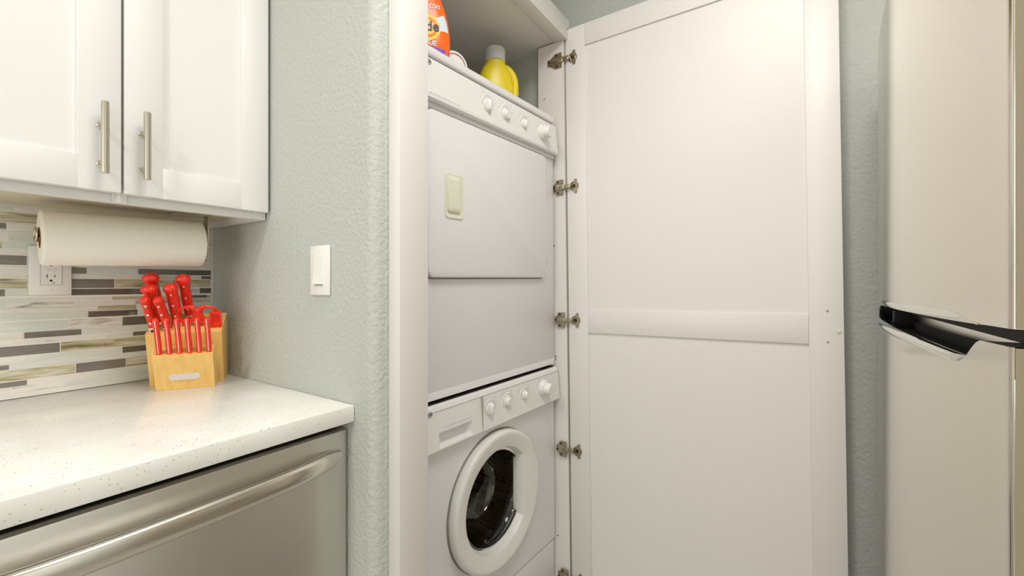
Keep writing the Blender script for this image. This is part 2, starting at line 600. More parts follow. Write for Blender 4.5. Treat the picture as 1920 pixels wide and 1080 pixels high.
def shaker(parent, x0, x1, z0, z1, y0, y1, sw, name, pname, m, panel_recess=.008):
    """shaker door facing -Y between y1 (back) and y0 (front)"""
    d = MB()
    d.box(x0, x0 + sw, y0, y1, z0, z1, .0012, 2)
    d.box(x1 - sw, x1, y0, y1, z0, z1, .0012, 2)
    d.box(x0 + sw - .0005, x1 - sw + .0005, y0, y1, z0, z0 + sw, .0012, 2)
    d.box(x0 + sw - .0005, x1 - sw + .0005, y0, y1, z1 - sw, z1, .0012, 2)
    o = d.build(name, m, parent)
    MB().box(x0 + sw - .004, x1 - sw + .004, y0 + panel_recess, y1 - .002, z0 + sw - .004, z1 - sw + .004).build(pname, m, o, smooth=0)
    return o


def bar_pull(parent, x, y, z0, z1):
    o = MB().lathe([(.0052, 0), (.006, .0008), (.006, z1 - z0 - .0008), (.0052, z1 - z0)], (x, y - .031, z0), (0, 0, 1), n=20).build('handle', M['nickel'], parent, smooth=40)
    for z in (z0 + .022, z1 - .038):
        MB().lathe([(.0065, 0), (.0065, .002), (.0045, .004), (.0045, .03)], (x, y, z), (0, -1, 0), n=14).build('post', M['nickel'], o)


for (x0, x1, hx, nm) in ((-.5585, -.2865, -.3172, 'left'), (-.2822, -.0065, -.2549, 'right')):
    d = shaker(uc, x0, x1, 1.3417, 2.09, -.3223, -.3028, .062, 'door', 'panel', M['cabinet'])
    # handle is a part of the door
    bar_pull(d, hx, -.3223, 1.3695, 1.5025)

# ---------------------------------------------------------------- paper towel roll and holder
P0, P1 = Vector((-.367, -.138, 1.2585)), Vector((-.0925, -.158, 1.2655))
ax = (P1 - P0).normalized()
tr = thing('paper_towel_roll', 'white paper towel roll hanging under the wall cabinet', 'paper towel', tuple((P0 + P1) / 2 - Vector((0, 0, .057))))
L = (P1 - P0).length
prof = [(.0215, 0), (.053, 0), (.0558, .0018), (.0565, .004), (.0565, L - .004), (.0558, L - .0018), (.053, L), (.0215, L), (.0215, 0)]
MB().lathe(prof, P0, ax, n=56, cap=False).build('paper', M['paper'], tr, smooth=45)
MB().lathe([(.0205, -.0006), (.0213, -.0006), (.0213, L + .0006), (.0205, L + .0006), (.0205, -.0006)], P0, ax, n=32, cap=False).build('core', M['cardboard'], tr, smooth=45)
th = thing('towel_holder', 'nickel under-cabinet holder carrying the paper towel roll', 'towel holder', (-.23, -.15, 1.2585))
A0, A1 = P0 - ax * .005, P1 + ax * .014
MB().tube([A0, A1], .0062, 14).build('rod', M['nickel'], th, smooth=40)
MB().box(A1.x - .075, A1.x + .006, A1.y - .022, A1.y + .022, 1.3345, 1.3375, .0008, 1).build('mount_plate', M['nickel'], th)
b = MB()
b.box(A1.x - .0018, A1.x + .0018, A1.y - .011, A1.y + .011, A1.z - .012, 1.3343, .0006, 1)
b.lathe([(.013, -.004), (.013, .0), (.010, .003)], A1, ax, n=20)
b.build('arm', M['nickel'], th, smooth=40)
# bent wire stop at the free end of the rod
lp_ = [A0 + Vector((0, .011 * math.cos(k * PI / 10), .006 + .013 * math.sin(k * PI / 10))) for k in range(21)]
MB().tube(lp_, .0026, 8, up=(1, 0, 0)).build('end_loop', M['nickel'], th, smooth=60)

# ---------------------------------------------------------------- outlet and switch
ot = thing('wall_outlet', 'white electrical outlet on the tiled backsplash below the towel roll', 'outlet', (-.3295, -.002, 1.14))
MB().box(-.3635, -.2955, -.0075, -.0032, 1.1395, 1.2495, .0018, 2).build('cover_plate', M['white_plastic'], ot)
MB().prism(rrect(-.3455, -.3125, 1.1625, 1.2295, .002, 2), lambda u, v, w: (u, w, v), -.0076, -.0092).build('receptacle', M['white_plastic'], ot)
MB().prism(rrect(-.3462, -.3118, 1.1618, 1.2302, .002, 2), lambda u, v, w: (u, w, v), -.00755, -.0078).build('shadow_gap', M['groove'], ot)
for zc in (1.1775, 1.2125):
    s = 1 if zc < 1.19 else 1
    b = MB()
    b.box(-.3362, -.3350, -.0096, -.0090, zc + .001, zc + .0085)
    b.box(-.3240, -.3228, -.0096, -.0090, zc + .002, zc + .0080)
    b.lathe([(.0024, 0), (.0024, .0005)], (-.3295, -.0091, zc - .0055), (0, -1, 0), n=12)
    b.build('slots', M['dark'], ot)
b = MB()
b.box(-.337, -.3225, -.0100, -.0090, 1.1918, 1.1948, .0002, 1)
b.box(-.337, -.3225, -.0100, -.0090, 1.1960, 1.1990, .0002, 1)
b.build('test_button', M['white_plastic'], ot)
MB().lathe([(.0018, 0), (.0018, .0006)], (-.3255, -.009, 1.1665), (0, -1, 0), n=10).build('indicator', M['chrome'], ot)
MB().lathe([(.0026, 0), (.0022, .0008)], (-.3295, -.0074, 1.1505), (0, -1, 0), n=12).build('screw', M['white_plastic'], ot)

sw = thing('light_switch', 'white rocker light switch on the grey partition wall', 'switch', (-.003, -.5375, 1.1395))
MB().box(-.0062, -.0006, -.5728, -.5022, 1.1398, 1.2493, .0018, 2).build('cover_plate', M['white_plastic'], sw)
MB().box(-.0072, -.006, -.5560, -.5190, 1.1610, 1.2285, .0004, 1).build('rocker_frame', M['white_plastic'], sw)
b = MB()
pr = [(-.0070, 1.1635), (-.0128, 1.1640), (-.0090, 1.1950), (-.0082, 1.2262), (-.0070, 1.2265)]
b.prism(pr, lambda u, v, w: (u, w, v), -.5535, -.5215)
b.build('rocker', M['white_plastic'], sw)
MB().box(-.0076, -.0070, -.5535, -.5215, 1.1612, 1.1632).build('shadow_gap', M['groove'], sw, smooth=0)
for z in (1.1505, 1.239):
    MB().lathe([(.003, 0), (.0026, .0009)], (-.0060, -.5375, z), (-1, 0, 0), n=14).build('screw', M['white_plastic'], sw)

# ---------------------------------------------------------------- knife block with knives
KO = Vector((-.1878, -.1721, .9142))
KA = math.radians(-29.23)
LN = (-.40, .917)           # lean of the slots in (v, z)


def kb_world(u, v, z):
    c, s = math.cos(KA), math.sin(KA)
    return (KO.x + u * c - v * s, KO.y + u * s + v * c, KO.z + z)


kb = thing('knife_block', 'light wooden knife block standing in the worktop corner', 'knife block', tuple(KO), (0, 0, KA), world=False)
front = [(0, 0), (-.036, .085), (.004, .1015), (.045, .005), (.045, 0)]
MB().prism(front, lambda u, v, w: (w, u, v), .001, .1155).build('steak_knife_rack', M['wood'], kb, smooth=0, local=True)
main = [(.060, 0), (.020, .1315), (.115, .1725), (.138, .125), (.138, 0)]
MB().prism(main, lambda u, v, w: (w, u, v), -.024, .1265).build('main_block', M['wood'], kb, smooth=0, local=True)
# silver badge on the leaning front face
fd = Vector((-.036, .085)).normalized()


def on_front(u, t, out):
    n = Vector((-fd.y, fd.x))
    return (u, fd.x * t + n.x * out * 1.0, fd.y * t + n.y * out)


# outward normal of the front face in (v, z) points to -v
def on_front(u, t, out):
    return (u, fd.x * t - fd.y * out, fd.y * t + fd.x * out)


MB().prism(rrect(.027, .088, .0265, .0425, .0079, 6), lambda u, v, w: on_front(u, v, w), .0, .0015).build('badge', M['badge'], kb, local=True)
# slot openings
sl = MB()
for (u, v, lw) in ((-.010, .090, .03), (.050, .090, .03), (-.008, .060, .028), (.031, .060, .028), (-.012, .037, .018), (.016, .037, .018), (.0745, .055, .03)):
    z = .1315 + (v - .020) * .4316
    sl.box(u - .0025, u + .0025, v - lw / 2, v + lw / 2, z - .004, z + .0016)
sl.build('knife_slots', M['dark'], kb, smooth=0, local=True)


def handle_rings(Lh, prof, bend=0.0):
    """handle along +Z, prof: (t, half-width in x, half-depth in y)"""
    rings = []
    for t, hx, hy, oy in prof:
        ring = []
        for k in range(16):
            a = 2 * PI * k / 16
            ca, sa = math.cos(a), math.sin(a)
            ring.append((hx * math.copysign(abs(ca) ** .75, ca), oy + hy * math.copysign(abs(sa) ** .75, sa), t * Lh))
        rings.append(ring)
    return rings


def orient(slot, head):
    """matrix-ready location and rotation for a knife from slot to head (block-local)"""
    a = Vector(kb_world(*slot))
    b_ = Vector(kb_world(*head))
    z = (b_ - a).normalized()
    x = Vector((math.cos(KA), math.sin(KA), 0))
    x = (x - z * x.dot(z)).normalized()
    y = z.cross(x)
    R = Matrix((x, y, z)).transposed()
    return a, R.to_euler(), (b_ - a).length


def big_knife(slot, head, label, wide, fat, twist=0.0, pommel=1.25):
    a, e, Lh = orient(slot, head)
    t = thing('kitchen_knife', label, 'knife', tuple(a), e, 'red knives in the block', world=False)
    # handle: narrow at the bolster, swelling, with a rounded overhanging butt
    prof = [(0.07, wide * .80, fat * .72, 0), (.25, wide * .86, fat * .80, 0), (.5, wide * .92, fat * .95, .001), (.72, wide * .88, fat * .92, .000),
            (.84, wide * .98, fat * 1.0, -.002), (.92, wide * 1.1 * pommel / 1.25, fat * 1.12, -.004), (.98, wide * 1.02 * pommel / 1.25, fat * 1.05, -.005), (1.03, wide * .72, fat * .75, -.005), (1.05, wide * .3, fat * .32, -.005)]
    b1 = MB().loft(handle_rings(Lh, prof))
    if twist:
        bmesh.ops.rotate(b1.bm, verts=b1.bm.verts[:], cent=(0, 0, 0), matrix=Matrix.Rotation(twist, 3, 'Z'))
    b1.build('handle', M['red'], t, smooth=60, local=True)
    MB().box(-wide * .8, wide * .8, -fat * .72, fat * .72, -.006, Lh * .08, .0015, 2).build('bolster', M['rivet'], t, local=True)
    MB().box(-.0011, .0011, -fat * .7, fat * .7, -.012, -.0055).build('blade', M['rivet'], t, smooth=0, local=True)
    for q in (.25, .52, .80):
        MB().lathe([(.0034, 0), (.0030, .0012), (.0012, .0018)], (0, -fat * .90 - (.0008 if q < .7 else .0012), Lh * q), (0, -1, 0), n=14).build('rivet', M['rivet'], t, local=True)
    return t


def top_z(v):
    return .1315 + (v - .020) * .4316 + .004


KN = [((-.010, .090), (-.0185, .041, .2725), 'red-handled kitchen knife in the rear left slot with fat rounded butt', .0125, .0135, 1.55),
      ((.050, .090), (.0445, .041, .2700), 'red-handled kitchen knife in the rear slot behind the scissors', .0120, .0135, 1.5),
      ((-.008, .060), (-.0160, .018, .2455), 'red-handled kitchen knife in the middle left slot with fat butt', .0125, .0135, 1.5),
      ((.031, .060), (.0245, .018, .2480), 'red-handled kitchen knife in the middle slot left of the scissors', .0125, .0135, 1.3),
      ((-.012, .037), (-.0190, .000, .2190), 'slim red three-rivet knife at the front left end of block', .0095, .0115, 1.2),
      ((.016, .037), (.0045, .000, .2175), 'slim red curved knife second from the left in front row', .0095, .0115, 1.2)]
for (u, v), hd_, lab, w_, f_, pm in KN:
    big_knife((u, v, top_z(v)), hd_, lab, w_, f_, 0, pm)

# six steak knives
ORD = ['leftmost of the six', 'second from left of the six', 'third from left of the six', 'fourth from left of the six', 'fifth from left of the six', 'rightmost of the six']
proto = None
for i in range(6):
    u = .0125 + i * .0189
    base = (u, -.024, .0905)
    head = (u, -.024 + LN[0] * .088, .0905 + LN[1] * .088)
    a, e, Lh = orient(base, head)
    lab = ORD[i] + ' small red steak knives along the front of block'
    if proto is None:
        t = thing('steak_knife', lab, 'knife', tuple(a), e, 'steak knives', world=False)
        prof = [(.03, .0048, .0068, 0), (.2, .0058, .0075, 0), (.45, .0056, .0072, .001), (.75, .0054, .0068, .0015), (.93, .0060, .0076, .0), (.99, .0050, .0064, .0), (1.02, .0026, .0034, 0)]
        MB().loft(handle_rings(Lh, prof)).build('handle', M['red'], t, smooth=60, local=True)
        tg = MB()
        tg.prism([(-.0075, .035), (-.0083, .2), (-.0069, .45), (-.0060, .75), (-.0083, .93), (-.0070, .985), (0, .985), (0, .035)], lambda p, q, w: (w, p, q * Lh), -.0006, .0006)
        tg.build('tang', M['tang'], t, smooth=0, local=True)
        MB().box(-.0048, .0048, -.0066, .0066, -.004, Lh * .035, .001, 1).build('bolster', M['red'], t, local=True)
        proto = t
    else:
        t = copy_thing(proto, tuple(a), lab)
        t.rotation_euler = e

# scissors: two red loops side by side
a, e, Lh = orient((.0745, .055, top_z(.055)), (.0745, .032, top_z(.055) + .053))
sc = thing('kitchen_scissors', 'red-handled kitchen scissors standing in the block', 'scissors', tuple(a), e, world=False)
for s in (-1, 1):
    pth = []
    for k in range(33):
        q = 2 * PI * k / 32
        x = s * (.0225 - .0190 * math.cos(q))
        z = .0275 + .0205 * math.sin(q) + (.006 if math.cos(q) > 0 else 0) * abs(math.cos(q))
        pth.append((x, -.004, z))
    rr = [.0038 + .0028 * max(0, math.cos(2 * PI * k / 32)) for k in range(33)]
    MB().tube(pth, rr, 10, up=(0, 1, 0)).build('loop_handle', M['red'], sc, smooth=60, local=True)
    MB().box(min(s * .0012, s * .0085), max(s * .0012, s * .0085), -.008, .000, -.002, .046, .002, 2).build('shank', M['red'], sc, local=True)
MB().box(-.001, .001, -.0085, -.0005, -.002, .045).build('blade', M['rivet'], sc, smooth=0, local=True)

# flat red handle at the right end
a, e, Lh = orient((.1125, .040, top_z(.040)), (.1125, .022, top_z(.040) + .040))
rp = thing('sharpener', 'short flat red plastic handle at the right end of block', 'sharpener', tuple(a), e, world=False)
b = MB()
b.box(-.0125, -.0075, -.003, .004, -.003, .040, .0012, 2)
b.box(.0075, .0125, -.003, .004, -.003, .040, .0012, 2)
b.box(-.0076, .0076, -.003, .004, .033, .040, .0012, 2)
b.box(-.0076, .0076, -.003, .004, -.003, .010, .0012, 2)
b.build('grip', M['red'], rp, local=True)
MB().box(-.0076, .0076, .001, .003, .010, .033).build('grip_web', M['red'], rp, local=True, smooth=0)

# ---------------------------------------------------------------- washer and dryer (local frame: x along front, -y outward)
AR = (0, -.0105, math.radians(-2.8))
APX, APY = .788 + .0092, -.70


def in_app(name, label, cat, z):
    return thing(name, label, cat, (APX - .0105 * z, APY, z), AR, world=False)


WZ = .008
wa = in_app('washing_machine', 'white front-loading washing machine below the dryer', 'washing machine', WZ)
dr = in_app('clothes_dryer', 'white clothes dryer stacked on the washing machine', 'dryer', WZ + .8725)
CU, CZ = -.335, .545 - WZ
RR, RG = .197, .140


def lz(z):          # washer local z
    return z - WZ


def dz(z):          # dryer local z
    return z - WZ - .8725


W_ = -.686
# washer body with a round opening: front plate as ring + rest
b = MB()
b.box(W_, 0, .06, .62, 0, lz(.8722), 0)
b.build('cabinet', M['appliance'], wa, smooth=0, local=True)
# front plate (with hole) built as strips around circle
b = MB()
N = 64
outer, inner = [], []
zl, zh, ul, uh = lz(.2655), lz(.8722), W_, 0
for k in range(N):
    q = 2 * PI * k / N
    c_, s_ = math.cos(q), math.sin(q)
    inner.append((CU + .17 * c_, CZ + .17 * s_))
    tx = ((uh - CU) / c_) if c_ > 1e-6 else (((ul - CU) / c_) if c_ < -1e-6 else 1e9)
    tz = ((zh - CZ) / s_) if s_ > 1e-6 else (((zl - CZ) / s_) if s_ < -1e-6 else 1e9)
    t = min(tx, tz)
    outer.append((CU + t * c_, CZ + t * s_))
# snap nearest points to the corners
for cx_, cz_ in ((ul, zl), (ul, zh), (uh, zl), (uh, zh)):
    i = min(range(N), key=lambda j: (outer[j][0] - cx_) ** 2 + (outer[j][1] - cz_) ** 2)
    outer[i] = (cx_, cz_)
b.loft([[(p[0], .06, p[1]) for p in outer], [(p[0], .006, p[1]) for p in outer], [(CU + (p[0] - CU) * .991, 0, CZ + (p[1] - CZ) * .991) for p in outer], [(p[0], 0, p[1]) for p in inner], [(p[0], .06, p[1]) for p in inner]], cap=False)
b.build('front_panel', M['appliance'], wa, smooth=25, local=True)
MB().box(W_ + .002, -.002, .0015, .06, 0.01, lz(.2625), .004, 2).build('kick_panel', M['appliance'], wa, local=True)
MB().box(W_ + .004, -.004, .006, .05, lz(.2620), lz(.266)).build('panel_gap', M['groove'], wa, smooth=0, local=True)
# control panel prism (profile in (y, z)), leaning out toward the bottom
PB, PT = lz(.7605), lz(.8722)
prof = [(.02, PB + .002), (-.017, PB), (-.0205, PB + .004), (-.0130, PT - .012), (-.010, PT - .003), (-.004, PT), (.05, PT), (.05, PB + .002)]


def hole_prism(b, prof, x0, x1):
    b.prism(prof, lambda u, v, w: (w, u, v), x0, x1)


# panel split around drawer recess: left of recess, above, below and right
DU0, DU1, DZ0, DZ1 = -.574, -.452, lz(.7685), lz(.8055)


def face_y(z):
    t = (z - (PB + .004)) / ((PT - .012) - (PB + .004))
    return -.0205 + t * .0075


b = MB()
hole_prism(b, prof, W_ - .004, DU0)
hole_prism(b, prof, DU1, -.002 + .006)
hole_prism(b, [(.02, PB + .002), (-.017, PB), (-.0205, PB + .004), (face_y(DZ0), DZ0), (.02, DZ0)], DU0, DU1)
hole_prism(b, [(.02, DZ1), (face_y(DZ1), DZ1), (-.0130, PT - .012), (-.010, PT - .003), (-.004, PT), (.02, PT)], DU0, DU1)
b.build('control_panel', M['appliance_plastic'], wa, smooth=0, local=True)
# drawer pocket
b = MB()
b.faces([(DU0, face_y(DZ1), DZ1), (DU1, face_y(DZ1), DZ1), (DU1 - .012, .012, DZ1 - .004), (DU0 + .006, .012, DZ1 - .004), (DU0, face_y(DZ0), DZ0), (DU1, face_y(DZ0), DZ0), (DU1 - .012, .004, DZ0 + .008), (DU0 + .006, .004, DZ0 + .008)],
        [(0, 1, 2, 3), (3, 2, 6, 7), (0, 3, 7, 4), (2, 1, 5, 6), (7, 6, 5, 4)])
b.build('detergent_drawer', M['appliance_plastic'], wa, smooth=0, local=True)
b = MB()
b.box(-.4125, -.4115, -.0215, -.005, PB + .001, PT - .014)
b.build('drawer_seam', M['print'], wa, smooth=0, local=True)
b = MB()
b.box(W_, .003, -.0138, -.005, PT - .0148, PT - .0136)
b.build('trim_line', M['print'], wa, smooth=0, local=True)
MB().box(W_ + .003, -.003, .0015, .05, lz(.8722), lz(.8722) + .0030).build('stack_gap', M['dark'], wa, smooth=0, local=True)


def dial(parent, u, z, yf, tilt, r_dish, kind, dirn=-1):
    """knob on a dished seat. yf = y of the panel face there"""
    n = Vector((0, -math.cos(tilt), math.sin(tilt)))
    o = (u, yf, z)
    seat = MB().lathe([(r_dish, -.001), (r_dish, .0008), (r_dish * .93, .0022), (r_dish * .80, .0006), (r_dish * .62, .0004)], o, n, n=36).build('dial_seat', M['appliance_plastic'], parent, smooth=40, local=True)
    k = MB()
    up = Vector((1, 0, 0)).cross(n).normalized()
    up = up if up.z > 0 else -up
    if kind == 'fin':        # round knob with thick grip bar
        k.lathe([(.0180, .0006), (.0180, .004), (.0165, .0055)], o, n, n=32)
        rings = []
        oo = Vector(o)
        for t, hw, hh in ((.005, .0085, .0165), (.0105, .0078, .0155), (.014, .006, .014), (.0155, .003, .011)):
            rings.append([oo + n * t + Vector((1, 0, 0)) * (hw * math.copysign(abs(math.cos(q)) ** .6, math.cos(q))) + up * (hh * math.copysign(abs(math.sin(q)) ** .8, math.sin(q))) for q in [2 * PI * i / 20 for i in range(20)]])
        k.loft(rings)
    elif kind == 'button':   # push button in a cup
        k.lathe([(.0190, .0006), (.0190, .0035), (.0165, .0060), (.0150, .0048), (.0138, .0048), (.0130, .0105), (.011, .0125)], o, n, n=36)
    elif kind == 'small':
        k.lathe([(.0140, .0006), (.0140, .004), (.0125, .006)], o, n, n=28)
        rings = []
        oo = Vector(o)
        for t, hw, hh in ((.0045, .0080, .0125), (.0095, .0072, .0115), (.0125, .005, .010), (.0140, .0025, .007)):
            rings.append([oo + n * t + Vector((1, 0, 0)) * (hw * math.cos(q)) + up * (hh * math.sin(q)) for q in [2 * PI * i / 20 for i in range(20)]])
        k.loft(rings)
    elif kind == 'large':
        k.lathe([(.0250, .0006), (.0255, .010), (.0235, .014), (.0200, .0145)], o, n, n=40)
        k.lathe([(.0200, .0145), (.0190, .0175), (.0185, .031), (.0165, .0345)], o, n, n=36)
    kk = k.build('knob', M['appliance_plastic'], parent, smooth=40, local=True)
    # thin ring of grey tick print round the dial
    tk = MB()
    oo = Vector(o) + n * .0004
    for i in range(9):
        q = math.radians(-40 + 260 * i / 8)
        rr_ = r_dish * 1.16 + (.003 if i % 2 else 0)
        c0 = oo + Vector((1, 0, 0)) * (rr_ * math.cos(q)) + up * (rr_ * math.sin(q))
        w2 = .0026 if i % 2 else .0014
        pts = [c0 + Vector((1, 0, 0)) * a_ + up * b_ for a_, b_ in ((-w2, -.0007), (w2, -.0007), (w2, .0007), (-w2, .0007))]
        tk.faces(pts, [(0, 1, 2, 3)])
    tk.build('dial_ticks', M['print'], parent, smooth=0, local=True, kind='stuff')
    return kk


tl = math.radians(4.5)
for (u, z, r, kd) in ((-.3787, .8180, .0285, 'fin'), (-.2967, .8205, .0265, 'button'), (-.2082, .8205, .0255, 'small'), (-.1000, .8215, .0285, 'large')):
    dial(wa, u, lz(z), face_y(lz(z)) , -tl, r, kd)


def monogram(parent, u, z, y, r):
    b = MB()
    b.lathe([(r, 0), (r, .0006), (r * .84, .0006), (r * .84, 0), (r, 0)], (u, y, z), (0, -1, 0), n=28, cap=False)
    b.build('logo_ring', M['print_dark'], parent, local=True)
    mt = Matrix.Translation((u, y - .0006, z)) @ Matrix.Rotation(PI / 2, 4, 'X')
    text('logo_letters', 'GE', r * 1.05, M['print_dark'], parent, mt, shear=.15)


monogram(wa, -.6000, lz(.8565), -.0145, .0068)
# printed line over the drawer
b = MB()
for i in range(9):
    u = -.556 + i * .0115
    b.faces([(u, -.0170, DZ1 + .0085), (u + .008, -.0170, DZ1 + .0085), (u + .008, -.0168, DZ1 + .0096), (u, -.0168, DZ1 + .0096)], [(0, 1, 2, 3)])
b.build('panel_print', M['print'], wa, smooth=0, local=True, kind='stuff')

# washer door: dished ring with flat grip chord on the right, glass bowl, boot, drum
door = MB()
NS = 72
chord = .105


def inner_pt(q, r):
    x, z = r * math.cos(q), r * math.sin(q)
    return x, z


rings = []
for (r, y) in ((RR - .004, 0.002), (RR, -.008), (RR, -.0195), (RR - .0010, -.0230), (RR - .0035, -.0262), (RR - .0070, -.0282), (RR - .0110, -.0288), (RR - .0150, -.0284), (RG + .012, -.0215), (RG + .008, -.0200), (RG + .001, -.004), (RG, .004), (RG, .012)):
    ring = []
    for k in range(NS):
        q = 2 * PI * k / NS
        x, z = r * math.cos(q), r * math.sin(q)
        if r < RG + .02:
            lim = chord + (r - RG) * 1.0
            x = min(x, lim)
        ring.append((CU + x, y, CZ + z))
    rings.append(ring)
door.loft(rings, cap=False)
wd = door.build('door', M['ring_plastic'], wa, smooth=32, local=True)
MB().lathe([(RR + .0025, .0012), (RR + .0025, -.002), (RR - .006, -.002), (RR - .006, .0012), (RR + .0025, .0012)], (CU, 0, CZ), (0, 1, 0), n=64, cap=False).build('door_seal', M['groove'], wd, local=True)
# grip ledge under the chord at the lower right
b = MB()
b.box(CU + .098, CU + .132, -.0235, -.012, CZ - .118, CZ - .100, .003, 2)
# glass bowl bulging into the drum
gl = [(.136, -.002), (.136, .004), (.132, .012), (.122, .040), (.112, .075), (.100, .098), (.080, .108), (.045, .112), (.001, .113)]
gl = gl + [(.001, .109), (.044, .108), (.078, .104), (.097, .095), (.108, .074), (.118, .039), (.128, .011), (.132, .004), (.132, -.002), (.136, -.002)]
MB().lathe(gl, (CU, .004, CZ), (0, 1, 0), n=56, cap=False).build('glass', M['glass'], wd, smooth=60, local=True)
MB().lathe([(.1415, -.004), (.1415, .002), (.1345, .002), (.1345, -.004), (.1415, -.004)], (CU, .004, CZ), (0, 1, 0), n=56, cap=False).build('glass_rim', M['chrome'], wd, smooth=60, local=True)
MB().lathe([(.168, .002), (.160, .020), (.172, .034), (.156, .046), (.168, .0595), (.190, .0595)], (CU, 0, CZ), (0, 1, 0), n=56, cap=False).build('door_boot', M['rubber'], wa, smooth=60, local=True)
dm = MB().lathe([(.185, .061), (.235, .070), (.240, .09), (.240, .36), (.22, .38), (.001, .385)], (0, 0, 0), (0, 1, 0), n=64, cap=False)
dmo = dm.build('drum', M['drum'], wa, smooth=50, local=True)
dmo.location = (CU, 0, CZ)
for k in range(3):
    q = math.radians(70 + 120 * k)
    bb = MB().box(-.025, .025, .10, .34, .180, .243, .018, 3)
    bmesh.ops.rotate(bb.bm, verts=bb.bm.verts[:], cent=(0, 0, 0), matrix=Matrix.Rotation(q, 3, 'Y'))
    bo = bb.build('drum_paddle', M['drum'], dmo, smooth=50, local=True)

# the cabinet block behind must not fill the drum: replace by an open shell
for o in list(wa.children):
    if o.name.startswith('cabinet'):
        bpy.data.objects.remove(o)
b = MB()
b.box(W_, W_ + .012, .06, .62, 0, lz(.8722))
b.box(-.012, 0, .06, .62, 0, lz(.8722))
b.box(W_ + .012, -.012, .06, .62, lz(.8722) - .012, lz(.8722))
b.box(W_ + .012, -.012, .06, .62, 0, .012)
b.box(W_ + .012, -.012, .608, .62, .012, lz(.8722) - .012)
b.build('cabinet', M['appliance'], wa, smooth=0, local=True)

# dryer
DT = dz(1.7455)
b = MB()
b.box(W_, 0, 0, .60, .0024, DT - .006, .003, 2)
b.loft([[(W_ + .001, .004, .0024), (-.001, .004, .0024), (-.001, .004, .030), (W_ + .001, .004, .030)], [(W_ + .001, -.0010, .0030), (-.001, -.0010, .0030), (-.001, -.0004, .022), (W_ + .001, -.0004, .022)]])
b.build('cabinet', M['appliance'], dr, local=True)
# top lip
b = MB()
b.prism([(.03, dz(1.7190)), (-.010, dz(1.7190)), (-.016, dz(1.7215)), (-.018, dz(1.727)), (-.0165, dz(1.737)), (-.010, dz(1.7440)), (.002, DT + .001), (.58, DT + .001), (.58, dz(1.735)), (.03, dz(1.735))], lambda u, v, w: (w, u, v), W_, -.022)
b.build('top_cap', M['appliance'], dr, smooth=30, local=True)
MB().box(W_ + .002, -.022, -.008, .02, dz(1.7150), dz(1.7192)).build('cap_groove', M['groove'], dr, smooth=0, local=True)
QB, QT = dz(1.6125), dz(1.7152)
b = MB()
b.prism([(.02, QB + .004), (-.018, QB), (-.0225, QB + .004), (-.0140, QT - .003), (-.011, QT), (.02, QT)], lambda u, v, w: (w, u, v), W_ - .002, -.004)
b.build('control_panel', M['appliance_plastic'], dr, smooth=0, local=True)
MB().box(-.004, -.0, -.010, .02, QB + .004, QT - .002, .002, 2).build('panel_end_cap', M['appliance_plastic'], dr, local=True)
b = MB()
b.box(W_, -.006, -.0222, -.006, QB + .0078, QB + .0086)
b.build('trim_line', M['print'], dr, smooth=0, local=True)


def qface(z):
    t = (z - (QB + .004)) / ((QT - .003) - (QB + .004))
    return -.0225 + t * .0085


tl2 = math.radians(4.9)
for (u, z, r, kd) in ((-.3815, 1.6650, .0300, 'fin'), (-.2982, 1.6650, .0275, 'button'), (-.2052, 1.6640, .0260, 'small'), (-.0990, 1.6660, .0275, 'large')):
    kk = dial(dr, u, dz(z), qface(dz(z)), -tl2, r, kd)
monogram(dr, -.5960, dz(1.7015), -.0155, .0068)
b = MB()
for i in range(9):
    u = -.60 + i * .0118
    b.faces([(u, -.0222, dz(1.6260)), (u + .008, -.0222, dz(1.6260)), (u + .008, -.0220, dz(1.6272)), (u, -.0220, dz(1.6272))], [(0, 1, 2, 3)])
b.build('panel_print', M['print'], dr, smooth=0, local=True, kind='stuff')
# recessed ledge under the panel and front skin
b = MB()
b.box(W_ + .004, -.004, -.006, .01, dz(1.6010), QB + .002, .002, 2)
b.build('panel_ledge', M['appliance'], dr, local=True)
# door
D0, D1, E0, E1 = -.6025, -.0665, dz(1.1855), dz(1.5950)


def inset(p, d):
    return rrect(D0 + d, D1 - d, E0 + d, E1 - d, .022 - d, 6)


MB().prism(rrect(D0 - .003, D1 + .003, E0 - .0035, E1 + .003, .024, 6), lambda u, v, w: (u, w, v), .002, -.0012).build('gasket_and_gap_shade', M['groove'], dr, local=True)  # grey rim colours in the shade of the gap round the door
rr_ = [[(p[0], y, p[1]) for p in inset(0, d)] for y, d in ((-.0015, .0005), (-.010, .0005), (-.0135, .0018), (-.0150, .005))]
dd = MB().loft(rr_).build('door', M['appliance'], dr, smooth=40, local=True)
# pull: cream cup set in the door
LU0, LU1, LZ0, LZ1 = -.5465, -.4800, dz(1.3365), dz(1.4485)
rings = []
for y, d, r in ((-.0140, -.001, .010), (-.0175, .000, .0095), (-.0180, .003, .008), (-.0160, .007, .007)):
    rings.append([(p[0], y, p[1]) for p in rrect(LU0 + d, LU1 - d, LZ0 + d, LZ1 - d, r, 4)])
MB().loft(rings).build('pull_frame', M['latch'], dd, smooth=40, local=True)
rings = []
for y, d, r in ((-.0155, .008, .006), (-.0205, .010, .006), (-.0225, .014, .006), (-.0230, .020, .004)):
    rings.append([(p[0] - .002, y, p[1] + .002) for p in rrect(LU0 + d, LU1 - d - .002, LZ0 + d + .004, LZ1 - d, r, 4)])
MB().loft(rings).build('pull', M['latch'], dd, smooth=40, local=True)
for z in (1.545, 1.235):
    MB().box(D1 - .004, D1 + .010, -.0080, -.0005, dz(z) - .012, dz(z) + .012, .001, 1).build('hinge', M['print'], dr, local=True)

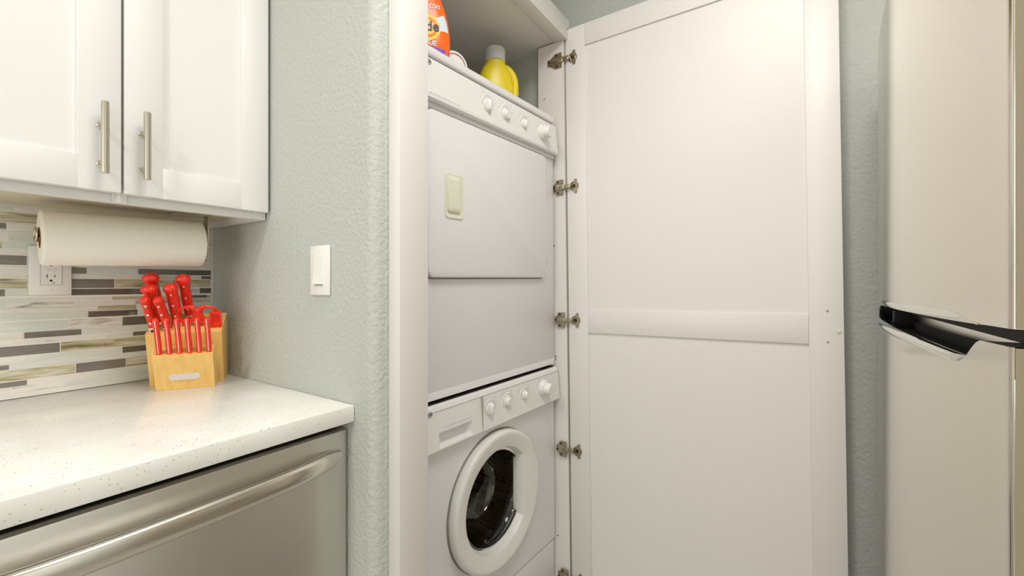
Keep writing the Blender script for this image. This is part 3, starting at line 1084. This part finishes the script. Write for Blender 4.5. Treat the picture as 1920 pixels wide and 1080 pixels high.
# ---------------------------------------------------------------- closet door, open
HX, HY = .8030, -.749
DA = math.radians(-89.0)
cdoor = thing('closet_door', 'tall white two-panel closet door standing open beside the laundry', 'door', (HX, HY, 1.0), (0, -.0135, DA), world=False)
# local: x along door from hinge, -y side = visible inner face (faces the camera), z relative to 1.0
ZB, ZT = -.93, 1.0565
DWD = .768
TH = .020
SW = .074


def dl(x0, x1, z0, z1, y0=0.0, y1=TH, bev=.0012):
    return MB().box(x0, x1, y0, y1, z0, z1, bev, 2)


dl(.001, SW, ZB, ZT).build('stile', M['closet_white'], cdoor, local=True)
dl(DWD - SW, DWD, ZB, ZT).build('stile', M['closet_white'], cdoor, local=True)
dl(SW + .0002, DWD - SW - .0002, ZT - SW, ZT).build('rail', M['closet_white'], cdoor, local=True)
dl(SW + .0002, DWD - SW - .0002, -.0035, .0755).build('rail', M['closet_white'], cdoor, local=True)
dl(SW + .0002, DWD - SW - .0002, ZB, ZB + .09).build('rail', M['closet_white'], cdoor, local=True)
dl(SW - .006, DWD - SW + .006, .070, ZT - SW + .006, .0055, .015, 0).build('panel', M['closet_white'], cdoor, smooth=0, local=True)
dl(SW - .006, DWD - SW + .006, ZB + .085, .002, .0055, .015, 0).build('panel', M['closet_white'], cdoor, smooth=0, local=True)
for z in (.0755 + .010, .0055):
    MB().lathe([(.0035, 0), (.0030, .0016), (.001, .0022)], (.7335, 0, z), (0, -1, 0), n=12).build('screw', M['nickel'], cdoor, local=True)
MB().lathe([(.0050, 0), (.0050, .0012), (.0040, .0026), (.0022, .0030)], (.7565, 0, .0325), (0, -1, 0), n=20).build('bumper_pad', M['bumper'], cdoor, local=True)
# concealed hinges: wing plate and cup on the door, arm and base plate reaching onto the jamb
hz = [.9520, .5040, .0380, -.4140, -.8600]
hproto = None
for i, z in enumerate(hz):
    b = MB()
    b.prism(rrect(.0285, .0395, z - .0245, z + .0245, .002, 2), lambda u, v, w: (u, w, v), -.0002, -.0030)
    b.lathe([(.0165, 0), (.0165, .0034), (.0140, .0034), (.0125, .0010)], (.0290, -.0002, z), (0, -1, 0), n=24)
    hg = b.build('hinge', M['hinge'], cdoor, smooth=35, local=True)
    MB().box(.0225, .0335, -.0046, -.0012, z - .006, z + .006, .0008, 1).build('cup_recess', M['hinge_dark'], hg, local=True)
    # knuckle linking to arm (over the door edge)
    b = MB()
    b.box(-.0105, .0180, -.0140, -.0075, z - .0068, z + .0068, .0015, 2)
    b.box(.0120, .0200, -.0120, -.0010, z - .0055, z + .0055, .001, 1)
    b.build('knuckle', M['hinge'], hg, local=True)
    # arm running back over the jamb face (jamb lies at negative x)
    b = MB()
    ae = -.0620 if i == 0 else -.0460        # the lower arms stop short of the appliances
    b.box(ae, -.0040, -.0150, -.0095, z - .0085, z + .0085, .0015, 2)
    b.box(ae + .009, -.0090, -.0130, -.0085, z - .0110, z + .0110, .001, 1)
    b.build('arm', M['hinge'], hg, local=True)
    b = MB()
    pl = [(ae - .002, z - .012), (min(-.042, ae + .008), z - .012), (-.036, z - .0265), (-.010, z - .0265), (-.010, z + .0265), (-.036, z + .0265), (min(-.042, ae + .008), z + .012), (ae - .002, z + .012)]
    b.prism(pl, lambda u, v, w: (u, w, v), -.0060, -.0090)
    b.build('base_plate', M['hinge'], hg, smooth=0, local=True)
    b = MB()
    for (x, zz) in ((-.030, z + .019), (-.030, z - .019), (ae + .004, z + .0005)):
        b.lathe([(.0040, 0), (.0040, .0020), (.0030, .0024)], (x, -.0085 if abs(zz - z) > .01 else -.0140, zz), (0, -1, 0), n=12)
    b.build('screws', M['hinge_dark'], hg, local=True)

# ---------------------------------------------------------------- things on the dryer
ctx_z = lambda x: .8725 + .8745 + .0015


def on_dryer(x, y):
    """height of the tilted dryer top at a world position"""
    u = (x - APX) * math.cos(AR[2]) + (y - APY) * math.sin(AR[2])
    return 1.7475 + (u) * .0105 + .0005


def ell(cx, cy, a, b_, z, n=28, p=1.0):
    out = []
    for k in range(n):
        q = 2 * PI * k / n
        c_, s_ = math.cos(q), math.sin(q)
        out.append((cx + a * math.copysign(abs(c_) ** p, c_), cy + b_ * math.copysign(abs(s_) ** p, s_), z))
    return out


# yellow jug
jx, jy = .640, -.555
jz = on_dryer(jx, jy)
jug = thing('detergent_jug', 'yellow laundry detergent jug with clear cap on the dryer', 'bottle', (jx, jy, jz), (0, 0, math.radians(-44)), world=False)
prof = [(0, .050, .030), (.004, .056, .034), (.09, .058, .036), (.125, .055, .035), (.148, .048, .033), (.160, .040, .0315), (.168, .0335, .0310), (.176, .0325, .0310)]
b = MB()
b.loft([ell(-.004 if h > .12 else 0, 0, a_, b_, h, p=.8) for h, a_, b_ in prof])
b.build('bottle_body', M['yellow'], jug, smooth=60, local=True)
# arched handle on the right
pth = []
for k in range(17):
    t = k / 16
    q = math.radians(100 - 150 * t)
    pth.append((.022 + .043 * math.cos(q) + (.004 if t > .8 else 0), -.004, .098 + .062 * math.sin(q)))
pth = [(-.002, -.003, .163)] + pth
MB().tube(pth, [.010] + [.0125] * 17, 12, up=(0, 1, 0)).build('handle', M['yellow'], jug, smooth=60, local=True)
MB().lathe([(.0335, 0), (.0350, .002), (.0350, .040), (.0335, .0440), (.0315, .0440), (.0315, .004), (.0335, .004)], (-.004, 0, .1765), (0, 0, 1), n=40, cap=False).build('cap', M['cap_clear'], jug, smooth=40, local=True)
MB().lathe([(.0318, 0), (.0318, .0012)], (-.004, 0, .2180), (0, 0, 1), n=40).build('cap_top', M['cap_clear'], jug, smooth=40, local=True)

# orange bottle
ox, oy = .258, -.600
oz = on_dryer(ox, oy)
orb = thing('detergent_bottle', 'orange laundry detergent bottle with blue lettering on the dryer', 'bottle', (ox, oy, oz), (0, 0, math.radians(-38)), world=False)
prof = [(0, .057, .034), (.004, .062, .038), (.05, .064, .039), (.085, .0625, .039), (.115, .058, .0375), (.145, .049, .035), (.165, .041, .032), (.185, .033, .029), (.195, .026, .026)]
b = MB()
b.loft([ell(0, 0, a_, b_, h, n=40, p=.72) for h, a_, b_ in prof])
b.build('bottle_body', M['orange'], orb, smooth=60, local=True)
MB().lathe([(.030, 0), (.031, .003), (.030, .040), (.028, .043)], (0, 0, .196), (0, 0, 1), n=32).build('cap', M['orange'], orb, smooth=40, local=True)


def bottle_y(x, z):
    """front surface of the bottle at local x, z"""
    for (h0, a0, b0), (h1, a1, b1) in zip(prof[:-1], prof[1:]):
        if h0 <= z <= h1:
            t = (z - h0) / (h1 - h0)
            a_, b_ = a0 + (a1 - a0) * t, b0 + (b1 - b0) * t
            c_ = min(1, abs(x) / a_) ** (1 / .72)
            return -b_ * max(0.0, 1 - c_ * c_) ** (.72 / 2) if c_ < 1 else 0
    return -.03


def drape(name, polys, m, out=.0006):
    """flat label outlines laid on the bottle front, finely cut so they follow it"""
    b = MB()
    for pts in polys:
        cx_ = sum(p[0] for p in pts) / len(pts)
        cz_ = sum(p[1] for p in pts) / len(pts)
        rings = [[(cx_ + (p[0] - cx_) * t, cz_ + (p[1] - cz_) * t) for p in pts] for t in (1, .75, .5, .25, .02)]
        b.loft([[(x, bottle_y(x, z) - out, z) for x, z in r] for r in rings], cap=False)
    return b.build(name, m, orb, smooth=60, local=True)


def dense(pts, n=8):
    out = []
    for (a0, b0), (a1, b1) in zip(pts, pts[1:] + pts[:1]):
        for k in range(n):
            out.append((a0 + (a1 - a0) * k / n, b0 + (b1 - b0) * k / n))
    return out


def disc(cx, cz, r, n=32):
    return [(cx + r * math.cos(2 * PI * k / n), cz + r * math.sin(2 * PI * k / n)) for k in range(n)]


LC = .079
drape('label_flash', [dense([(-.05, LC - .006), (.020, LC - .006), (.056, LC + .000), (.050, LC + .028), (.0425, LC + .042), (.026, LC + .030), (-.02, LC + .02)])], M['lbl_white'], .0006)
drape('label_ring_outer', [disc(0, LC, .0335)], M['lbl_yellow'], .0012)
drape('label_ring_middle', [disc(0, LC, .0255)], M['lbl_orange'], .0018)
drape('label_ring_inner', [disc(0, LC, .0200)], M['lbl_yellow'], .0023)
drape('label_band', [dense([(-.055, .008), (.056, .008), (.058, .030), (-.055, .034)])], M['lbl_purple'], .0006)


def bottle_text(name, txt, size, m, x, z, shear=0.0, bold=0.0, rot=0.0, out=.003):
    me = text_mesh(txt, size, shear=shear, extrude=.0003, bold=bold)
    for v in me.vertices:
        px, pz = v.co.x * math.cos(rot) - v.co.y * math.sin(rot) + x, v.co.x * math.sin(rot) + v.co.y * math.cos(rot) + z
        v.co = (px, bottle_y(px, pz) - out - v.co.z, pz)
    me.materials.clear()
    me.materials.append(m)
    o = bpy.data.objects.new(name, me)
    COL.objects.link(o)
    o.parent = orb
    return o


bottle_text('label_name', 'Tide', .036, M['lbl_navy'], -.004, LC, .12, .0006, math.radians(8))
bottle_text('label_upper_text', 'OXI', .016, M['lbl_white'], .018, LC + .057, .1, .0004, math.radians(8), .001)
bottle_text('label_lower_text', 'RESCUE', .0175, M['lbl_white'], -.007, .0395, 0, .0004, 0, .001)

# white round tub behind the orange bottle
tb = thing('scoop_cup', 'white round plastic cup lying behind the orange bottle', 'cup', (.374, -.590, on_dryer(.374, -.590)), world=False)
MB().lathe([(.034, -.02), (.040, -.019), (.042, .03), (.0395, .03), (.0375, -.016), (.001, -.016)], (0, 0, .0425), (.35, 1, .0), n=40, cap=False).build('cup_wall', M['white_plastic'], tb, smooth=40, local=True)
MB().lathe([(.0418, .024), (.0430, .025), (.0430, .0305), (.0395, .0305), (.0395, .024), (.0418, .024)], (0, 0, .0435), (.35, 1, .0), n=40, cap=False).build('cup_rim', M['white_plastic'], tb, smooth=40, local=True)

# ---------------------------------------------------------------- refrigerator
fr = thing('refrigerator', 'stainless steel top-freezer refrigerator with bowed doors at right', 'refrigerator', (.41, -1.95, 0))
FX0, FX1, FXC = .010, .812, .411


def fy(x):
    return -1.5545 - .17 * (x - FXC) ** 2


def plan(x0, x1, back, rn=True, off=0.0, n=22):
    pts = []
    for k in range(n + 1):
        x = x1 - (x1 - x0) * k / n
        pts.append((x, fy(x) - off))
    return pts + [(x0, back), (x1, back)]


def fridge_plan(off=0.0, back=-1.640, r=.011):
    """rounded near and far vertical edges"""
    pts = []
    n = 26
    ry = .0035
    for k in range(7):
        a = math.radians(0 + 90 * k / 6)
        pts.append((FX1 - r + r * math.cos(a), fy(FX1 - r) - ry + ry * math.sin(a)))
    for k in range(1, n):
        x = FX1 - r - (FX1 - FX0 - 2 * r) * k / n
        pts.append((x, fy(x)))
    for k in range(7):
        a = math.radians(90 + 90 * k / 6)
        pts.append((FX0 + r + r * math.cos(a), fy(FX0 + r) - ry + ry * math.sin(a)))
    pts += [(FX0, back), (FX1, back)]
    return pts


xy = lambda u, v, w: (u, v, w)
MB().box(FX0 + .003, FX1 - .003, -2.28, -1.652, .02, 1.675, .004).build('cabinet', M['fridge_body'], fr)
MB().prism(fridge_plan(), xy, 1.1240, 1.688).build('freezer_door', M['fridge'], fr, smooth=40)
lower = MB().prism(fridge_plan(), xy, .09, 1.0785)
fdoor = lower.build('fridge_door', M['fridge'], fr, smooth=40)
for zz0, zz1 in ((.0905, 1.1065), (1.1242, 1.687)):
    MB().box(FX0 - .0008, FX0 + .004, -1.640, fy(FX0) - .0022, zz0, zz1).build('door_side_reflection', M['fridge_body'], fr, smooth=0)  # taupe plate: dark room reflection painted over the steel door edge
MB().box(FX0 + .01, FX1 - .01, -1.652, -1.640, .09, 1.68).build('gasket_and_gap_shade', M['rubber'], fr, smooth=0)
MB().box(FX0 + .02, FX1 - .02, -1.70, -1.62, .0, .085).build('toe_grille', M['rubber'], fr, smooth=0)
# raised top corner of the lower door near the hinge, with sloping end
rs = []
xs = [FX0 + .014 - .014 * math.cos(math.radians(90 - 15 * k)) for k in range(6, -1, -1)]
PX0, PX1 = .062, .112          # slope of the pocket end
bmx = MB()
colr = []
for k in range(0, 7):
    a = math.radians(180 - 15 * k)
    colr.append((FX0 + .011 + .011 * math.cos(a), fy(FX0 + .011) - .0035 + .0035 * math.sin(a)))
x = .030
while x < PX1 - .004:
    colr.append((x, fy(x)))
    x += .006
colr.append((PX1, fy(PX1)))


def top_at(x):
    if x <= PX0:
        return 1.1075
    t = (x - PX0) / (PX1 - PX0)
    t = t * t * (3 - 2 * t)
    return 1.1075 - (1.1075 - 1.0792) * t


ftop = [(p[0], p[1], top_at(p[0])) for p in colr]
fbot = [(p[0], p[1], 1.0783) for p in colr]
btop = [(p[0], -1.640, top_at(p[0])) for p in colr]
bbot = [(p[0], -1.640, 1.0786) for p in colr]
bmx.loft([fbot, ftop, btop, bbot], cap=False, closed=False)
bmx.build('door_shoulder', M['fridge'], fdoor, smooth=40)
# handle pocket: back wall, dark floor, chrome lip; chrome strip under the freezer door
pk = MB()
pts = [(.07 + (FX1 - .004 - .07) * k / 20) for k in range(21)]
pk.loft([[(x, fy(x) - .048, 1.0790) for x in pts], [(x, fy(x) - .048, 1.115) for x in pts]], cap=False, closed=False)
pk.build('pocket_back', M['steel_handle'], fdoor, smooth=40)
pk = MB()
pk.loft([[(x, fy(x) - .003, 1.0792) for x in pts], [(x, fy(x) - .050, 1.0792) for x in pts]], cap=False, closed=False)
pk.loft([[(x, fy(x) - .046, 1.0795) for x in pts], [(x, fy(x) - .046, 1.0935) for x in pts]], cap=False, closed=False)
pk.build('pocket_liner', M['dark'], fdoor, smooth=0)
MB().box(FX1 - .014, FX1 - .004, -1.640, fy(FX1) - .004, 1.0792, 1.112).build('pocket_end', M['dark'], fdoor, smooth=0)
MB().box(.55, .575, -1.62, fy(.56) - .018, 1.0792, 1.112, .002).build('pocket_rib', M['dark'], fdoor)
lip = []
lp = [.104 + (FX1 - .001 - .104) * k / 40 for k in range(41)]
for i, x in enumerate(lp):
    y = fy(x)
    q = min(1.0, i / 12)                       # taper into the shoulder at the hinge end
    rise = max(0.0, (x - (FX1 - .07)) / .07)  # far end turns up round the pocket
    up_ = .016 * rise ** 2.2
    e = (.02 + .98 * q) * (1 - .6 * rise)
    if i == 0:
        e = -1.0
    th_ = .0155 * (.6 + .4 * q)
    zb = 1.0772 + up_
    lip.append([(x, y - .012, zb + .001), (x, y + (.0010 if i else -.006), zb), (x, y + .0060 * e, zb + th_ * .22), (x, y + .0068 * e, zb + th_ * .62), (x, y + .0035 * e, zb + th_ * .92), (x, y - .003, zb + th_), (x, y - .012, zb + th_ * .75)])
MB().loft(lip).build('handle', M['chrome'], fdoor, smooth=50)
st = []
lp = [.066 + (FX1 - .001 - .066) * k / 28 for k in range(29)]
for i, x in enumerate(lp):
    y = fy(x)
    e = min(1.0, i / 2.2)
    st.append([(x, y - .012, 1.1234), (x, y + .0006 + .0009 * e, 1.1234), (x, y + .0008 + .0030 * e, 1.1238 + .0064 * e), (x, y + .0020, 1.1232 + .0105 * e), (x, y - .012, 1.1232 + .0105 * e)])
MB().loft(st).build('trim_strip', M['chrome'], [o for o in fr.children if o.name.startswith('freezer_door')][0], smooth=50)
MB().box(FX0 + .012, FX1 - .012, -1.640, -1.600, 1.108, 1.126).build('door_gap', M['dark'], fr, smooth=0)
# small pale sticker high on the freezer door
fz = [o for o in fr.children if o.name.startswith('freezer_door')][0]
MB().prism([(.150, 1.534), (.176, 1.520), (.176, 1.56), (.150, 1.56)], lambda u, v, w: (u, fy(u) + w, v), .0003, .0009).build('sticker', M['white_plastic'], fz, smooth=0)

for o in bpy.data.objects:
    if '_o' in o.keys():
        del o['_o']
